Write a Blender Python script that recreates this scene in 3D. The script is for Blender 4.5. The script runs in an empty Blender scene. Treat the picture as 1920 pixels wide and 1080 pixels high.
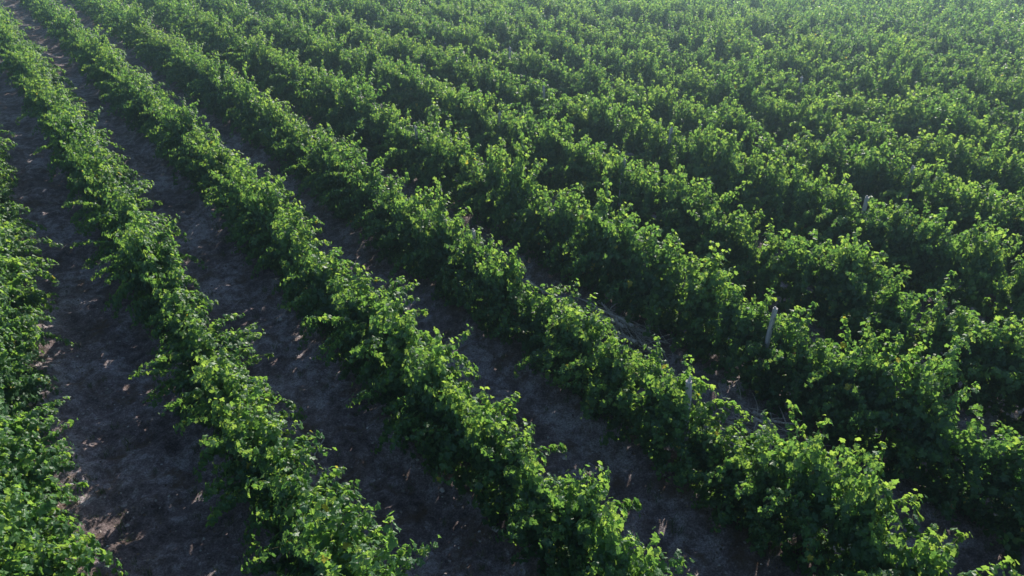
import bpy, math, random
import numpy as np
from mathutils import Vector, Matrix

S = bpy.context.scene
COL = S.collection
R = math.radians

# ---------------------------------------------------------------- camera, sky, sun, exposure
CAM_H = 9.5
PITCH = math.atan(800 / 1300)          # downwards
cam = bpy.data.cameras.new('camera')
cam.lens = 24.4; cam.sensor_width = 36; cam.clip_start = .1; cam.clip_end = 3000
camo = bpy.data.objects.new('camera', cam); COL.objects.link(camo)
camo.location = (0, 0, CAM_H)
camo.rotation_euler = (math.pi / 2 - PITCH, 0, 0)
S.camera = camo

SUN_AZ, SUN_EL = R(19), R(27)          # azimuth clockwise from +Y
W = bpy.data.worlds.new('World'); S.world = W; W.use_nodes = True
nt = W.node_tree
sky = nt.nodes.new('ShaderNodeTexSky'); sky.sky_type = 'NISHITA'; sky.sun_disc = False
sky.sun_elevation = SUN_EL; sky.sun_rotation = SUN_AZ
sky.air_density = 1.0; sky.dust_density = .6; sky.ozone_density = 2.0
bg = nt.nodes['Background']; bg.inputs['Strength'].default_value = .10
nt.links.new(sky.outputs[0], bg.inputs['Color'])

sun = bpy.data.lights.new('sun', 'SUN'); sun.energy = 5.0; sun.angle = R(.53); sun.color = (1, .93, .80)
suno = bpy.data.objects.new('sun', sun); COL.objects.link(suno)
sdir = Vector((math.sin(SUN_AZ) * math.cos(SUN_EL), math.cos(SUN_AZ) * math.cos(SUN_EL), math.sin(SUN_EL)))
suno.rotation_euler = sdir.to_track_quat('Z', 'Y').to_euler()
suno.location = (0, 0, 40)

S.view_settings.view_transform = 'Standard'; S.view_settings.look = 'None'
S.view_settings.exposure = .88; S.view_settings.gamma = 1
S.cycles.use_denoising = True
S.cycles.max_bounces = 8; S.cycles.transparent_max_bounces = 8; S.cycles.volume_bounces = 0
S.cycles.diffuse_bounces = 3; S.cycles.transmission_bounces = 4
try: S.cycles.sample_clamp_indirect = 4
except Exception: pass

# ---------------------------------------------------------------- vineyard layout (metres)
AZ = R(37.23)                                     # rows run 37 degrees west of the view
DR = np.array([-math.sin(AZ), math.cos(AZ)])      # along a row, away
NR = np.array([math.cos(AZ), math.sin(AZ)])       # across the rows
U0, ROWGAP, BAY, VSP = -1.05, 3.0, 6.4, 1.6
ROW_SHIFT = {0: -.58, 1: -.22, 2: -.22, 3: -.10}
def row_u(k, t=8): return U0 + ROWGAP * k + ROW_SHIFT.get(k, 0) * max(0, min(1, (22 - t) / 10))   # the near ends bow a little
def post_t(k): return 5.3 + .35 * (k - 3)         # where the post grid of row k starts
def xy(u, t): return DR * t + NR * u
def pix(p):                                       # where a point falls in the 1920x1080 photograph (for choosing what is in view)
    x, y, z = p
    cp, sp = math.cos(PITCH), math.sin(PITCH)
    zc = y * cp + (CAM_H - z) * sp
    yc = (CAM_H - z) * cp - y * sp
    return 960 + 1300 * x / zc, 540 + 1300 * yc / zc, zc
ROWROT = math.atan2(DR[1], DR[0])

# ---------------------------------------------------------------- materials
def mat(name):
    m = bpy.data.materials.new(name); m.use_nodes = True
    n = m.node_tree.nodes; l = m.node_tree.links
    return m, n, l, n['Principled BSDF']
def ramp(n, stops):
    r = n.new('ShaderNodeValToRGB'); e = r.color_ramp.elements
    while len(e) < len(stops): e.new(.5)
    for k, (p, c) in enumerate(stops): e[k].position = p; e[k].color = (*c, 1)
    return r

def leaf_material():
    m, n, l, b = mat('vine_leaf')
    at = n.new('ShaderNodeAttribute'); at.attribute_name = 'tint'
    r = ramp(n, [(0, (.020, .062, .031)), (.45, (.036, .100, .042)), (.85, (.064, .144, .050)), (.955, (.10, .18, .055)), (.985, (.34, .30, .04)), (1, (.20, .11, .04))])
    oi = n.new('ShaderNodeObjectInfo')             # some vines are paler than others
    vy = n.new('ShaderNodeMath'); vy.operation = 'MULTIPLY_ADD'; vy.inputs[1].default_value = .26; vy.inputs[2].default_value = -.13
    l.new(oi.outputs['Random'], vy.inputs[0])
    lt = n.new('ShaderNodeMath'); lt.operation = 'LESS_THAN'; lt.inputs[1].default_value = .81; l.new(at.outputs['Fac'], lt.inputs[0])
    mu = n.new('ShaderNodeMath'); mu.operation = 'MULTIPLY'; l.new(vy.outputs[0], mu.inputs[0]); l.new(lt.outputs[0], mu.inputs[1])
    tn = n.new('ShaderNodeMath'); tn.operation = 'ADD'; l.new(at.outputs['Fac'], tn.inputs[0]); l.new(mu.outputs[0], tn.inputs[1])
    l.new(tn.outputs[0], r.inputs[0])
    tc = n.new('ShaderNodeTexCoord')
    no = n.new('ShaderNodeTexNoise'); no.inputs['Scale'].default_value = 38; no.inputs['Detail'].default_value = 3
    l.new(tc.outputs['Object'], no.inputs['Vector'])
    mx = n.new('ShaderNodeMix'); mx.data_type = 'RGBA'; mx.blend_type = 'MULTIPLY'; mx.inputs[0].default_value = .5
    r2 = ramp(n, [(.3, (.6, .65, .6)), (.7, (1.25, 1.2, 1.1))])
    l.new(no.outputs[0], r2.inputs[0])
    l.new(r.outputs[0], mx.inputs[6]); l.new(r2.outputs[0], mx.inputs[7])
    l.new(mx.outputs[2], b.inputs['Base Color'])
    b.inputs['Roughness'].default_value = .48
    b.inputs['Specular IOR Level'].default_value = .5
    bp = n.new('ShaderNodeBump'); bp.inputs['Strength'].default_value = .35; bp.inputs['Distance'].default_value = .01
    l.new(no.outputs[0], bp.inputs['Height']); l.new(bp.outputs[0], b.inputs['Normal'])
    tr = n.new('ShaderNodeBsdfTranslucent')
    r3 = ramp(n, [(0, (.10, .26, .055)), (.5, (.25, .47, .07)), (.95, (.50, .70, .10)), (1, (.6, .45, .05))])
    l.new(tn.outputs[0], r3.inputs[0]); l.new(r3.outputs[0], tr.inputs[0])
    mix = n.new('ShaderNodeMixShader'); mix.inputs[0].default_value = .42
    l.new(b.outputs[0], mix.inputs[1]); l.new(tr.outputs[0], mix.inputs[2])
    l.new(mix.outputs[0], n['Material Output'].inputs[0])
    return m

def bark_material(name, c0, c1, scale=14, stretch=(1, 1, .12)):
    m, n, l, b = mat(name)
    tc = n.new('ShaderNodeTexCoord'); mp = n.new('ShaderNodeMapping'); mp.inputs['Scale'].default_value = stretch
    no = n.new('ShaderNodeTexNoise'); no.inputs['Scale'].default_value = scale * 4; no.inputs['Detail'].default_value = 8
    l.new(tc.outputs['Object'], mp.inputs[0]); l.new(mp.outputs[0], no.inputs['Vector'])
    r = ramp(n, [(.3, c0), (.7, c1)]); l.new(no.outputs[0], r.inputs[0]); l.new(r.outputs[0], b.inputs['Base Color'])
    b.inputs['Roughness'].default_value = .9
    bp = n.new('ShaderNodeBump'); bp.inputs['Strength'].default_value = .7; bp.inputs['Distance'].default_value = .02
    l.new(no.outputs[0], bp.inputs['Height']); l.new(bp.outputs[0], b.inputs['Normal'])
    return m

def soil_material():
    m, n, l, b = mat('dry_soil')
    tc = n.new('ShaderNodeTexCoord')
    def noise(s, d=8, ro=.6):
        k = n.new('ShaderNodeTexNoise'); k.inputs['Scale'].default_value = s; k.inputs['Detail'].default_value = d; k.inputs['Roughness'].default_value = ro
        l.new(tc.outputs['Object'], k.inputs['Vector']); return k
    a, c, d = noise(.55, 5), noise(4.5, 10, .72), noise(32, 6, .7)
    r1 = ramp(n, [(.39, (.09, .070, .072)), (.50, (.24, .19, .195)), (.59, (.46, .41, .43))]); 
    ad = n.new('ShaderNodeMath'); ad.operation = 'MULTIPLY_ADD'; ad.inputs[1].default_value = .45
    l.new(a.outputs[0], ad.inputs[0])
    m2 = n.new('ShaderNodeMath'); m2.operation = 'MULTIPLY'; m2.inputs[1].default_value = .55
    l.new(c.outputs[0], m2.inputs[0]); l.new(m2.outputs[0], ad.inputs[2])
    l.new(ad.outputs[0], r1.inputs[0])
    mx = n.new('ShaderNodeMix'); mx.data_type = 'RGBA'; mx.blend_type = 'MULTIPLY'; mx.inputs[0].default_value = .75
    r2 = ramp(n, [(.36, (.35, .33, .32)), (.52, (1, 1, 1)), (.66, (1.8, 1.75, 1.75))]); l.new(d.outputs[0], r2.inputs[0])
    l.new(r1.outputs[0], mx.inputs[6]); l.new(r2.outputs[0], mx.inputs[7])
    br = noise(1.7, 6, .65); br.inputs['Distortion'].default_value = .6
    fm = ramp(n, [(.52, (0, 0, 0)), (.66, (.8, .8, .8))]); l.new(br.outputs[0], fm.inputs[0])
    m3 = n.new('ShaderNodeMix'); m3.data_type = 'RGBA'; m3.blend_type = 'MIX'
    l.new(fm.outputs[0], m3.inputs[0]); l.new(mx.outputs[2], m3.inputs[6]); m3.inputs[7].default_value = (.13, .082, .052, 1)
    l.new(m3.outputs[2], b.inputs['Base Color'])
    b.inputs['Roughness'].default_value = .95
    b.inputs['Specular IOR Level'].default_value = .2
    sm = n.new('ShaderNodeMath'); sm.operation = 'ADD'; l.new(c.outputs[0], sm.inputs[0])
    sc = n.new('ShaderNodeMath'); sc.operation = 'MULTIPLY'; sc.inputs[1].default_value = .35
    l.new(d.outputs[0], sc.inputs[0]); l.new(sc.outputs[0], sm.inputs[1])
    bp = n.new('ShaderNodeBump'); bp.inputs['Strength'].default_value = 1; bp.inputs['Distance'].default_value = .12
    l.new(sm.outputs[0], bp.inputs['Height']); l.new(bp.outputs[0], b.inputs['Normal'])
    return m

def tint_material(name, stops, rough=.85):
    m, n, l, b = mat(name)
    at = n.new('ShaderNodeAttribute'); at.attribute_name = 'tint'
    r = ramp(n, stops); l.new(at.outputs['Fac'], r.inputs[0]); l.new(r.outputs[0], b.inputs['Base Color'])
    b.inputs['Roughness'].default_value = rough
    return m

M_LEAF = leaf_material()
M_BARK = bark_material('vine_bark', (.045, .032, .024), (.14, .105, .08))
M_CANE = bark_material('green_cane', (.06, .09, .03), (.16, .12, .06))
M_POST = bark_material('weathered_post', (.26, .24, .24), (.50, .47, .46), 10)
M_DEAD = bark_material('dead_wood', (.26, .22, .18), (.62, .56, .50), 9)
M_SOIL = soil_material()
M_DRYLEAF = tint_material('dry_leaf', [(0, (.07, .045, .03)), (.6, (.16, .105, .065)), (1, (.32, .25, .17))])
M_WEED = tint_material('weed', [(0, (.03, .07, .02)), (.6, (.07, .11, .03)), (1, (.22, .19, .09))])

# ---------------------------------------------------------------- object helpers
def mesh_np(name, V, loops, sizes, material, tint=None, smooth=False):
    """A mesh from numpy arrays: vertices, flat loop indices, face sizes."""
    me = bpy.data.meshes.new(name)
    V = np.asarray(V, np.float32); loops = np.asarray(loops, np.int32); sizes = np.asarray(sizes, np.int32)
    me.vertices.add(len(V)); me.vertices.foreach_set('co', V.ravel())
    me.loops.add(len(loops)); me.loops.foreach_set('vertex_index', loops)
    me.polygons.add(len(sizes))
    st = np.concatenate([[0], np.cumsum(sizes)[:-1]]).astype(np.int32)
    me.polygons.foreach_set('loop_start', st)
    me.update(calc_edges=True)
    if tint is not None:
        a = me.attributes.new('tint', 'FLOAT', 'FACE'); a.data.foreach_set('value', np.asarray(tint, np.float32))
    me.polygons.foreach_set('use_smooth', np.full(len(sizes), smooth, bool))
    me.materials.append(material)
    return me
def link(name, data, parent=None):
    o = bpy.data.objects.new(name, data); COL.objects.link(o)
    if parent: o.parent = parent
    return o
def tag(o, label=None, cat=None, group=None, kind=None):
    if label: o['label'] = label
    if cat: o['category'] = cat
    if group: o['group'] = group
    if kind: o['kind'] = kind
    return o

class Tubes:
    """Collects tapered tubes into one mesh."""
    def __init__(s): s.V = []; s.L = []; s.S = []; s.n = 0
    def add(s, pts, rad, seg=6, rough=0, rng=None, cap=True):
        pts = np.asarray(pts, float); n = len(pts)
        rad = np.broadcast_to(np.asarray(rad, float), (n,))
        d = np.gradient(pts, axis=0); d /= np.linalg.norm(d, axis=1, keepdims=True) + 1e-9
        ref = np.array([0, 0, 1.]) if abs(d[0][2]) < .9 else np.array([1., 0, 0])
        a = np.cross(d, ref); a /= np.linalg.norm(a, axis=1, keepdims=True) + 1e-9
        b = np.cross(d, a)
        th = np.arange(seg) * 2 * math.pi / seg
        rr = rad[:, None] * np.ones(seg)
        if rough and rng is not None: rr = rr * (1 + rng.uniform(-rough, rough, (n, seg)))
        V = pts[:, None] + rr[..., None] * (np.cos(th)[None, :, None] * a[:, None] + np.sin(th)[None, :, None] * b[:, None])
        s.V.append(V.reshape(-1, 3))
        i = np.arange(n - 1)[:, None] * seg; j = np.arange(seg)[None]; k = (j + 1) % seg
        q = np.stack([i + j, i + k, i + seg + k, i + seg + j], -1).reshape(-1, 4) + s.n
        s.L.append(q.ravel()); s.S.append(np.full(len(q), 4))
        if cap:
            s.L.append(np.arange(seg)[::-1] + s.n); s.S.append([seg])
            s.L.append(np.arange(seg) + s.n + (n - 1) * seg); s.S.append([seg])
        s.n += n * seg
    def mesh(s, name, m, smooth=True):
        return mesh_np(name, np.concatenate(s.V), np.concatenate(s.L), np.concatenate(s.S), m, smooth=smooth)

# ---------------------------------------------------------------- leaves
# outline of a five-lobed vine leaf (x across, y from stalk to tip)
_half = [(.20, -.13), (.50, .02), (.40, .26), (.56, .52), (.27, .62), (0, 1.0)]
LEAF_HI = np.array([(0, .32), (0, .02)] + _half + [(-x, y) for x, y in _half[-2::-1]])
LEAF_LO = np.array([(0, 0), (.5, .15), (.42, .6), (0, 1.0), (-.42, .6), (-.5, .15)])

def leaves(P, T, N, size, fold, curl, tint, hi=True):
    """Leaf blades at P, pointing along T, facing N. Returns V, loops, sizes, tints."""
    T = T - (T * N).sum(1, keepdims=True) * N
    T /= np.linalg.norm(T, axis=1, keepdims=True) + 1e-9
    X = np.cross(T, N)
    t = LEAF_HI if hi else LEAF_LO
    x, y = t[:, 0][None], t[:, 1][None]
    z = -fold[:, None] * np.abs(x) - curl[:, None] * y * y + .22 * np.sin(7 * x + 5 * y + tint[:, None] * 40) * np.abs(x)
    V = P[:, None] + size[:, None, None] * (x[..., None] * X[:, None] + y[..., None] * T[:, None] + z[..., None] * N[:, None])
    n, k = len(P), len(t)
    if hi:
        f = np.array([(0, i, i + 1 if i + 1 < k else 1) for i in range(1, k)])
    else:
        f = np.array([(0, 1, 2, 3), (0, 3, 4, 5)])
    L = (f[None] + (np.arange(n) * k)[:, None, None]).reshape(-1)
    return V.reshape(-1, 3), L, np.full(n * len(f), f.shape[1]), np.repeat(tint, len(f))

def grow(rng, n_shoots=30, per_node=3, step=.065, half=.78, spread=1.0, high=1.0, leaf=.114, clumps=3):
    """Shoots of one vine and its leaf placements. x runs along the row, z up."""
    shoots = []; P = []; O = []; SZ = []; FR = []
    cl = np.linspace(-half, half, 2 * clumps + 1)[1::2] + rng.normal(0, .09, clumps); ch = rng.uniform(.72, 1.22, clumps); cy = rng.normal(0, .09, clumps)
    for i in range(n_shoots):
        x0 = rng.uniform(-half, half) * .95
        ci = int(rng.integers(clumps))
        if rng.random() < .75: x0 = float(np.clip(cl[ci] + rng.normal(0, .10), -half, half))
        else: ci = int(np.argmin(np.abs(cl - x0)))
        side = rng.choice([-1, 1])
        droop = rng.random() < .40
        p = np.array([x0, rng.normal(0, .05), .74 + rng.uniform(-.05, .12)])
        low = i % 7 in (0, 2, 4) or i % 14 == 5
        if droop:
            d = np.array([rng.normal(0, .30), side * rng.uniform(.22, .62) * spread, rng.uniform(.8, 1.1)])
            L = rng.uniform(.9, 1.6); g = rng.uniform(.07, .14)
        else:
            d = np.array([rng.normal(0, .16), cy[ci] + rng.normal(0, .11) * spread, 1.0])
            L = rng.uniform(.85, 1.25) * high * ch[ci] * (1.24 if rng.random() < .10 else 1); g = rng.uniform(-.01, .035)
        if low:      # suckers from the stem that skirt the ground
            p = np.array([rng.uniform(-.84, .84), rng.normal(0, .08), rng.uniform(.10, .66)]); d = np.array([rng.normal(0, .7), side * rng.uniform(.25, .75) * spread, rng.uniform(.0, .6)]); L = rng.uniform(.4, .8); g = .09
        d /= np.linalg.norm(d); pts = [p.copy()]
        m = int(L / step)
        for s in range(m):
            d = d + rng.normal(0, .10 if droop or low else .065, 3); d[2] -= g
            if s > m * .8 and (droop or low): d[2] -= .10
            d /= np.linalg.norm(d)
            p = p + d * step
            if p[2] < .06: break
            pts.append(p.copy())
            fr = s / m
            for _ in range(per_node):
                a = rng.uniform(0, 2 * math.pi)
                off = np.array([math.cos(a), math.sin(a), rng.uniform(-.2, .5)]) * rng.uniform(.02, .095)
                P.append(p + off); O.append(off / np.linalg.norm(off) + np.array([0, .9 * np.sign(p[1]) * min(1, abs(p[1]) / .35), 0]))
                SZ.append(leaf * (1.1 - .45 * fr ** 2) * rng.uniform(.6, 1.25)); FR.append(fr)
        shoots.append(np.array(pts))
    P = np.array(P); O = np.array(O); SZ = np.array(SZ)
    n = len(P)
    up = .34 + .22 * np.clip((P[:, 2] - 1.1) / .6, 0, 1)
    N = O * .8 + np.c_[np.zeros(n), np.zeros(n), up] + rng.normal(0, .40, (n, 3)); N /= np.linalg.norm(N, axis=1, keepdims=True)
    T = O * .45 + np.array([0, 0, -1.1]) + rng.normal(0, .28, (n, 3))
    tint = np.clip(rng.beta(2.2, 2.6, n) * .9 + (P[:, 2] - 1.0) * .08 + .16 * np.array(FR) ** 3 - .03, 0, .94)
    y = rng.random(n); tint[y > .9975] = .985; tint[y > .9993] = 1.0
    return shoots, (P, T, N, SZ, rng.uniform(.05, .5, n), rng.uniform(0, .35, n), tint)

# ---------------------------------------------------------------- ground
rng = np.random.default_rng(7)
def vnoise(u, v, seed):
    g = np.random.default_rng(seed).random((256, 256))
    iu, iv = np.floor(u).astype(int), np.floor(v).astype(int); fu, fv = u - iu, v - iv
    fu = fu * fu * (3 - 2 * fu); fv = fv * fv * (3 - 2 * fv)
    a = g[iu % 256, iv % 256]; b = g[(iu + 1) % 256, iv % 256]; c = g[iu % 256, (iv + 1) % 256]; d = g[(iu + 1) % 256, (iv + 1) % 256]
    return (a * (1 - fu) + b * fu) * (1 - fv) + (c * (1 - fu) + d * fu) * fv - .5
def ground_z(u, t):
    ph = (u - U0) / ROWGAP; ph = ph - np.round(ph)                # 0 on a row, +-.5 mid lane
    near = np.clip((90 - np.abs(t)) / 40, 0, 1)
    z = .10 * np.cos(2 * math.pi * ph)                            # ridge under each row
    z += .05 * np.cos(4 * math.pi * ph + .4)                      # wheel ruts
    z += .16 * vnoise(u * .8, t * .9, 1) + .14 * vnoise(u * 2.1, t * 3.6, 2)
    z += .10 * vnoise(u * 4.5, t * 8, 3) + .055 * vnoise(u * 12, t * 14, 4)
    z += .05 * vnoise(u * 1.3 + 9, t * 5.2, 5)                    # shallow furrows across the lanes
    return z * near - .02
fine_u = np.arange(-3.5, 12.5, .065); fine_t = np.arange(-1, 30, .07)
def lines(fine, lo, hi):
    a = fine[0] - np.cumsum(.12 * 1.12 ** np.arange(70)); b = fine[-1] + np.cumsum(.12 * 1.07 ** np.arange(110))
    a = a[a > lo][::-1]; b = b[b < hi]
    return np.concatenate([[lo], a, fine, b, [hi]])
gu, gt = lines(fine_u, -500, 600), lines(fine_t, -400, 700)
UU, TT = np.meshgrid(gu, gt, indexing='ij')
ZZ = ground_z(UU, TT); ZZ[(np.abs(UU) > 90) | (np.abs(TT) > 110)] = 0
XY = UU[..., None] * NR + TT[..., None] * DR
V = np.concatenate([XY, ZZ[..., None]], -1).reshape(-1, 3)
a, b = len(gu), len(gt)
i = (np.arange(a - 1)[:, None] * b + np.arange(b - 1)[None]).ravel()
L = np.stack([i, i + b, i + b + 1, i + 1], -1).ravel()
ground = tag(link('ground', mesh_np('ground', V, L, np.full(len(i), 4), M_SOIL, smooth=True)), kind='structure')

# ---------------------------------------------------------------- vines
ORD = ['', 'first', 'second', 'third', 'fourth', 'fifth', 'sixth', 'seventh', 'eighth', 'ninth', 'tenth', 'eleventh', 'twelfth', 'thirteenth',
       'fourteenth', 'fifteenth', 'sixteenth', 'seventeenth', 'eighteenth', 'nineteenth', 'twentieth'] + \
      ['twenty-' + w for w in 'first second third fourth fifth sixth seventh eighth ninth'.split()] + ['thirtieth'] + \
      ['thirty-' + w for w in 'first second third fourth fifth sixth seventh eighth ninth'.split()] + ['fortieth'] + \
      ['forty-' + w for w in 'first second third fourth fifth'.split()]
def row_name(k):
    if k == 3: return 'the row before the brush piles'
    if k == 4: return 'the row behind the brush piles'
    if k < 3: return 'the %s row before the brush piles' % ORD[4 - k]
    return 'the %s row behind the brush piles' % ORD[k - 3]

N_PROTO = 14
protos = []
for i in range(N_PROTO):
    r = np.random.default_rng(100 + i)
    sh, lv = grow(r, n_shoots=int(r.integers(92, 104)), high=r.uniform(.98, 1.22), spread=r.uniform(.9, 1.2), clumps=int(r.integers(3, 5)))
    v, l_, s_, t_ = leaves(*lv, hi=True)
    fol = mesh_np('foliage', v, l_, s_, M_LEAF, t_)
    tb = Tubes()
    for p in sh: tb.add(p[::2] if len(p) > 4 else p, np.linspace(.006, .0025, len(p[::2] if len(p) > 4 else p)), 3, cap=False)
    cane = tb.mesh('canes', M_CANE)
    tk = Tubes()
    z = np.linspace(-.15, .76, 9); w = np.cumsum(r.normal(0, .018, (9, 2)), 0); w -= w[-1]
    tk.add(np.c_[w, z], .042 * (1 + .25 * r.random(9)) * np.linspace(1.3, .9, 9), 8, .15, r)
    for sgn in (-1, 1):
        x = np.linspace(0, sgn * .74, 9)
        tk.add(np.c_[x, r.normal(0, .012, 9), .75 + .04 * np.abs(x) + r.normal(0, .012, 9)], np.linspace(.032, .018, 9), 7, .18, r)
    protos.append((fol, cane, tk.mesh('trunk', M_BARK)))

SIZE = {(3, 0, 1): .98, (3, 0, 2): .84, (3, 0, 3): 1.0, (3, -1, 3): .78, (3, -1, 2): 1.2, (3, 0, 0): 1.08}                                        # (row, bay, vine in the bay) -> height factor, where the photograph shows a low or tall one
spots = []
for k in range(-2, 30):
    for j in range(-60, 240):
        t = post_t(k) + BAY * (j // 4) + VSP * (j % 4 + .5)
        u = row_u(k, t)
        if t < -9 or t > 92: continue
        p = xy(u, t)
        x, y, z = pix((p[0], p[1], 1.2))
        if p[1] < -2 or z < 4: continue
        m = 60 + 1300 * 1.0 / z
        infr = -m * .6 < x < 1920 + m * .6 and -m * .5 < y < 1080 + m * .9
        dist = math.hypot(p[0], p[1])
        keep = x > -1300 * 9 / z - 120 and x < 1920 + 1300 * 12 / z + 120 and dist < 95
        if not keep: continue
        spots.append((dist, k, j, u, t, infr))
spots.sort()
single = [s for s in spots if s[5]][:300]
sset = {(s[1], s[2]) for s in single}
rest = [s for s in spots if (s[1], s[2]) not in sset]
rank = {}
for k in {s[1] for s in single}:
    for q, s in enumerate(sorted([s for s in single if s[1] == k], key=lambda s: s[4])): rank[(k, s[2])] = q + 1
rv = random.Random(5)
def vine_pose(k, j, u, t):
    q = random.Random(k * 1000 + j)
    h = q.gauss(1.10, .08)
    h = SIZE.get((k, j // 4, j % 4), h)
    return (u + q.gauss(0, .06), t + q.gauss(0, .10), math.pi * (q.random() < .5) + q.gauss(0, .06), q.uniform(.92, 1.12), q.uniform(.88, 1.16), h, q)
for dist, k, j, u, t, _ in single:
    uu, tt, rz, sx, sy, h, q = vine_pose(k, j, u, t)
    p = xy(uu, tt); zg = float(ground_z(np.array(uu), np.array(tt)))
    root = bpy.data.objects.new('grapevine', None); COL.objects.link(root)
    root.empty_display_size = .3
    root.location = (p[0], p[1], zg); root.rotation_euler = (0, 0, ROWROT + rz); root.scale = (sx, sy, h)
    f, c, tk = protos[q.randrange(N_PROTO)]
    link('foliage', f, root); link('trunk', tk, root)
    if dist < 26: link('canes', c, root)
    look = 'tall bushy' if h > 1.10 else 'low' if h < .90 else 'wide leafy' if sy > 1.12 else 'slender' if sy < .91 else 'leafy green'
    tag(root, '%s grapevine, %s from the near end of %s' % (look, ORD[rank[(k, j)]], row_name(k)), 'grapevine', 'grapevines in long rows')

Vs, Ls, Ss, Ts, off = [], [], [], [], 0
tb = Tubes()
lo_proto = []
for i in range(10):
    r = np.random.default_rng(300 + i)
    sh, lv = grow(r, n_shoots=56, per_node=2, step=.075, high=r.uniform(.98, 1.22), leaf=.135, clumps=3)
    lo_proto.append((leaves(*lv, hi=False)))
for dist, k, j, u, t, _ in rest:
    uu, tt, rz, sx, sy, h, q = vine_pose(k, j, u, t)
    v, l_, s_, t_ = lo_proto[q.randrange(10)]
    p = xy(uu, tt); zg = float(ground_z(np.array(uu), np.array(tt)))
    a = ROWROT + rz; ca, sa = math.cos(a), math.sin(a)
    w = v * np.array([sx, sy, h])
    w = np.c_[w[:, 0] * ca - w[:, 1] * sa + p[0], w[:, 0] * sa + w[:, 1] * ca + p[1], w[:, 2] + zg]
    Vs.append(w); Ls.append(l_ + off); Ss.append(s_); Ts.append(np.where(t_ < .945, np.clip(t_ + q.uniform(-.13, .13), 0, .94), t_)); off += len(v)
    
mass = link('vineyard_foliage', mesh_np('vineyard_foliage', np.concatenate(Vs), np.concatenate(Ls), np.concatenate(Ss), M_LEAF, np.concatenate(Ts)))
tag(mass, 'far mass of green grapevine foliage where the rows run together', 'vines', kind='stuff')
print('vines single', len(single), 'mass', len(rest), 'faces per proto', len(protos[0][0].polygons), 'farthest single', single[-1][0])

# ---------------------------------------------------------------- posts (row, along the row, height, lean)
POSTS = [(3, 36.7, 1.95), (4, 31.9, 2.0), (5, 32.5, 1.95), (7, 31.9, 1.95), (8, 32.7, 2.0), (6, 26.4, 2.0), (7, 26.6, 2.0),
         (6, 20.2, 2.0), (7, 20.5, 1.95), (8, 21.0, 2.05), (10, 21.8, 1.95), (7, 14.1, 2.05), (9, 15.1, 2.05), (6, 14.0, 2.05), (5, 13.0, 2.05),
         (4, 19.4, 1.95), (5, 19.0, 1.95), (3, 11.8, 2.05), (1, 17.8, 1.8), (3, 5.2, 2.05), (4, 5.9, 1.98), (6, 7.4, 2.05), (7, 7.6, 2.1),
         (1, 11.2, 1.8), (0, 10.5, 1.75), (5, 6.2, 1.8), (15, 15.4, 2.0)]
byrow = {}
for k, t, h in sorted(POSTS): byrow.setdefault(k, []).append((t, h))
for k, L in byrow.items():
    for q, (t, h) in enumerate(L):
        h += .05 if k > 2 else 0
        r = np.random.default_rng(900 + k * 50 + q)
        T = Tubes(); z = np.linspace(-.3, h, 8)
        rad = r.uniform(.05, .062)
        T.add(np.c_[r.normal(0, .006, (8, 2)), z], rad * np.linspace(1.08, .94, 8), 8, .07, r)
        # toothed, weather-split top
        T.add([(.012, .01, h - .01), (.016, .012, h + .05)], [rad * .62, rad * .35], 6, .2, r)
        uu = row_u(k, t) + r.normal(0, .04); p = xy(uu, t)
        # posts that show in front of the leaves stand a hand nearer the camera than the vines
        o = link('wooden_post', T.mesh('wooden_post', M_POST, False))
        o.location = (p[0], p[1], float(ground_z(np.array(uu), np.array(t))))
        o.rotation_euler = (r.normal(0, .03), r.normal(0, .03), r.uniform(0, 3))
        n = len(L)
        pos = 'only post in' if n == 1 else '%s from near end of' % ORD[q + 1]
        tag(o, 'grey wooden post, %s %s' % (pos, row_name(k)), 'post', 'vineyard posts')

# ---------------------------------------------------------------- dry brush in the lane between rows 3 and 4
def branch_pts(r, start, d, L, n=9, wob=.10, sag=.0):
    p = np.array(start, float); d = np.array(d, float); d /= np.linalg.norm(d); out = [p.copy()]
    for _ in range(n - 1):
        d = d + r.normal(0, wob, 3); d[2] -= sag; d /= np.linalg.norm(d); p = p + d * L / n; p[2] = max(p[2], .02); out.append(p.copy())
    return np.array(out)
def brush_pile(u, t, length, seed, label, nbig=12, ntwig=110, hgt=.5):
    r = np.random.default_rng(seed); p = xy(u, t)
    root = bpy.data.objects.new('brush_pile', None); COL.objects.link(root)
    root.location = (p[0], p[1], float(ground_z(np.array(u), np.array(t)))); root.rotation_euler = (0, 0, ROWROT)
    for i in range(nbig):
        T = Tubes(); x = r.uniform(-.5, .35) * length
        pts = branch_pts(r, (x, r.normal(0, .22), r.uniform(.03, hgt)), (r.choice([-1, 1]) * 1, r.normal(0, .28), r.normal(0, .08)), r.uniform(.5, 1.0) * length * .55, 10, .09, .01)
        T.add(pts, np.linspace(r.uniform(.03, .055), .012, 10), 6, .15, r)
        for _ in range(2):
            k = r.integers(2, 8)
            T.add(branch_pts(r, pts[k], pts[k] - pts[k - 1] + r.normal(0, .07, 3), r.uniform(.25, .6), 6, .15), np.linspace(.014, .004, 6), 5)
        link('branch', T.mesh('branch', M_DEAD), root)
    T = Tubes()
    for i in range(ntwig):
        x = r.normal(0, .25) * length
        T.add(branch_pts(r, (x, r.normal(0, .25), r.uniform(.02, hgt)), (r.choice([-1, 1]), r.normal(0, .6), r.normal(0, .3)), r.uniform(.3, 1.0), 7, .2), np.linspace(.009, .003, 7), 4)
    link('twigs', T.mesh('twigs', M_DEAD), root)
    return tag(root, label, 'brush pile', 'brush piles')
brush_pile(10.05, 9.0, 2.2, 41, 'long tangled heap of dry grey branches in the lane below a gap in the vines', 16, 150)
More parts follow.
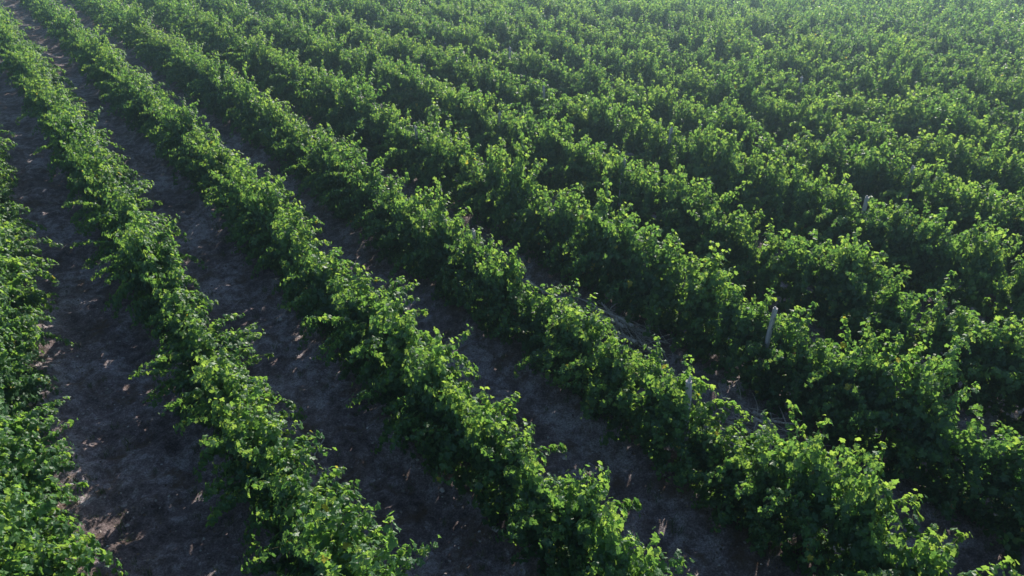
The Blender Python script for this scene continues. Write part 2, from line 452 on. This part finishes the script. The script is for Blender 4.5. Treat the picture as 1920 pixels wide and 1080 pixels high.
brush_pile(9.80, 5.2, 1.1, 42, 'small heap of dry brown prunings seen through a notch in the vine crest', 9, 80)
def loose_branch(u, t, z, L, head, rad, label, seed, up=0, name='fallen_branch'):
    r = np.random.default_rng(seed); T = Tubes()
    pts = branch_pts(r, (0, 0, rad), (1, 0, up), L, 10, .06)
    T.add(pts, np.linspace(rad, rad * .45, 10), 7, .15, r)
    for k in (4, 6): T.add(branch_pts(r, pts[k], (1, r.choice([-.6, .6]), .3), L * .3, 6, .12), np.linspace(rad * .5, rad * .2, 6), 5)
    p = xy(u, t); o = link(name, T.mesh(name, M_DEAD))
    o.location = (p[0], p[1], float(ground_z(np.array(u), np.array(t))) + z); o.rotation_euler = (0, 0, ROWROT + head)
    return tag(o, label, 'branch', 'fallen branches')
loose_branch(9.9, 12.4, .12, 1.7, math.pi, .05, 'pale bare branch lying along the lane just up from the long brush heap', 51)
loose_branch(2.74, 9.7, .03, .5, -.85, .016, 'short pale stick lying on bare soil in the lane, split at one end', 52)

# upright stub standing in the heap
T = Tubes(); r = np.random.default_rng(61)
T.add(np.c_[r.normal(0, .01, (6, 2)), np.linspace(-.1, .75, 6)], np.linspace(.055, .04, 6), 7, .15, r)
o = link('stump', T.mesh('stump', M_POST)); p = xy(9.75, 9.35); o.location = (p[0], p[1], 0); o.rotation_euler = (.12, -.1, 0)
tag(o, 'short pale upright stump poking out of the long brush heap', 'stump')

# ---------------------------------------------------------------- litter and weeds on the soil
r = np.random.default_rng(77)
n = 15000
u = r.uniform(-3, 13, n); t = r.uniform(0, 26, n)
ph = np.abs((u - U0) / ROWGAP - np.round((u - U0) / ROWGAP))
cl = vnoise(u * 1.4, t * 1.4, 21) + .5
keep = r.random(n) < (.15 + .85 * (ph < .28)) * (.15 + cl) ; u, t = u[keep], t[keep]; n = len(u)
P = np.c_[xy_ := (u[:, None] * NR + t[:, None] * DR), ground_z(u, t) + .012]
N = np.array([0, 0, 1.]) + r.normal(0, .3, (n, 3)); N /= np.linalg.norm(N, axis=1, keepdims=True)
v, l_, s_, t_ = leaves(P, r.normal(0, 1, (n, 3)), N, r.uniform(.018, .05, n), r.uniform(-.5, .5, n), r.uniform(-.4, .3, n), r.random(n), hi=False)
tag(link('fallen_leaves', mesh_np('fallen_leaves', v, l_, s_, M_DRYLEAF, t_)), 'dry brown leaves scattered over the soil of the lanes', 'fallen leaves', kind='stuff')

# clods and stones
r = np.random.default_rng(88)
n = 14000
u = r.uniform(-3, 12, n); t = r.uniform(0, 24, n)
keep = r.random(n) < np.clip((vnoise(u * 1.1, t * 1.8, 31) + .5) * 1.5 - .2, .05, 1); u, t = u[keep], t[keep]; n = len(u)
oc = np.array([(1, 0, 0), (0, 1, 0), (-1, 0, 0), (0, -1, 0), (0, 0, 1), (.7, .7, .55), (-.7, .6, .5), (-.6, -.7, .55), (.65, -.7, .5)], float)
of = np.array([(0, 5, 4), (5, 1, 4), (1, 6, 4), (6, 2, 4), (2, 7, 4), (7, 3, 4), (3, 8, 4), (8, 0, 4), (0, 1, 5), (1, 2, 6), (2, 3, 7), (3, 0, 8)])
sz = r.uniform(.012, .03, n) * (1 + 1.2 * (r.random(n) > .93))
a = r.uniform(0, 6.28, n); ca, sa = np.cos(a)[:, None], np.sin(a)[:, None]
lv = oc[None] * r.uniform(.6, 1.25, (n, 9, 1)) * r.uniform(.7, 1.3, (n, 1, 3)) * sz[:, None, None]
lv = np.stack([lv[..., 0] * ca - lv[..., 1] * sa, lv[..., 0] * sa + lv[..., 1] * ca, lv[..., 2]], -1)
lv += np.c_[u[:, None] * NR + t[:, None] * DR, ground_z(u, t) - .004][:, None]
L = (of[None] + (np.arange(n) * 9)[:, None, None]).ravel()
M_CLOD = tint_material('clod', [(0, (.10, .08, .075)), (.7, (.26, .22, .21)), (1, (.5, .46, .45))])
tag(link('soil_clods', mesh_np('soil_clods', lv.reshape(-1, 3), L, np.full(n * 12, 3), M_CLOD, np.repeat(r.random(n), 12))), 'small clods and stones strewn over the lanes', 'clods', kind='stuff')

def blades(r, u, t, hgt, count):
    """Thin bent grass blades in tufts around (u, t)."""
    n = len(u) * count
    U = np.repeat(u, count) + r.normal(0, .035, n); T_ = np.repeat(t, count) + r.normal(0, .035, n)
    h = np.repeat(hgt, count) * r.uniform(.4, 1, n)
    a = r.uniform(0, 2 * math.pi, n); lean = r.uniform(.1, .9, n)
    b = np.c_[U[:, None] * NR + T_[:, None] * DR, ground_z(U, T_) - .01]
    d = np.c_[np.cos(a), np.sin(a), np.zeros(n)]; s = np.c_[-np.sin(a), np.cos(a), np.zeros(n)] * .004
    m = b + d * (h * lean * .35)[:, None] + np.array([0, 0, 1]) * (h * .6)[:, None]
    e = b + d * (h * lean)[:, None] + np.array([0, 0, 1]) * (h * (1 - .3 * lean))[:, None]
    V = np.stack([b - s, b + s, m + s, m - s, e], 1).reshape(-1, 3)
    k = np.arange(n)[:, None] * 5
    L = np.concatenate([k + [0, 1, 2, 3], k + [3, 2, 4]], 1).ravel()
    return V, L, np.tile([4, 3], n), np.repeat(r.random(n), 2)
n = 900
k = r.integers(0, 5, n); u = U0 + ROWGAP * k + r.normal(.0, .75, n); t = r.uniform(0, 22, n)
v, l_, s_, t_ = blades(r, u, t, r.uniform(.08, .28, n), 14)
tag(link('weeds', mesh_np('weeds', v, l_, s_, M_WEED, t_)), 'thin weeds and dry grass sprouting along the foot of the rows', 'weeds', kind='stuff')

# ---------------------------------------------------------------- air
USE_HAZE = True
if USE_HAZE:
    hz, n, l, b = mat('haze')
    n.remove(b)
    pv = n.new('ShaderNodeVolumePrincipled'); pv.inputs['Color'].default_value = (.55, .80, 1, 1)
    pv.inputs['Density'].default_value = .0030; pv.inputs['Anisotropy'].default_value = .87
    l.new(pv.outputs[0], n['Material Output'].inputs['Volume'])
    lo, hi = np.array([-900, -900, -1.2]), np.array([900, 900, 11.0])
    V = np.array([[x, y, z] for x in (lo[0], hi[0]) for y in (lo[1], hi[1]) for z in (lo[2], hi[2])])
    F = np.array([(0, 1, 3, 2), (4, 6, 7, 5), (0, 4, 5, 1), (2, 3, 7, 6), (0, 2, 6, 4), (1, 5, 7, 3)])
    tag(link('haze', mesh_np('haze', V, F.ravel(), np.full(6, 4), hz)), 'thin sunlit haze over the vineyard', 'haze', kind='stuff')
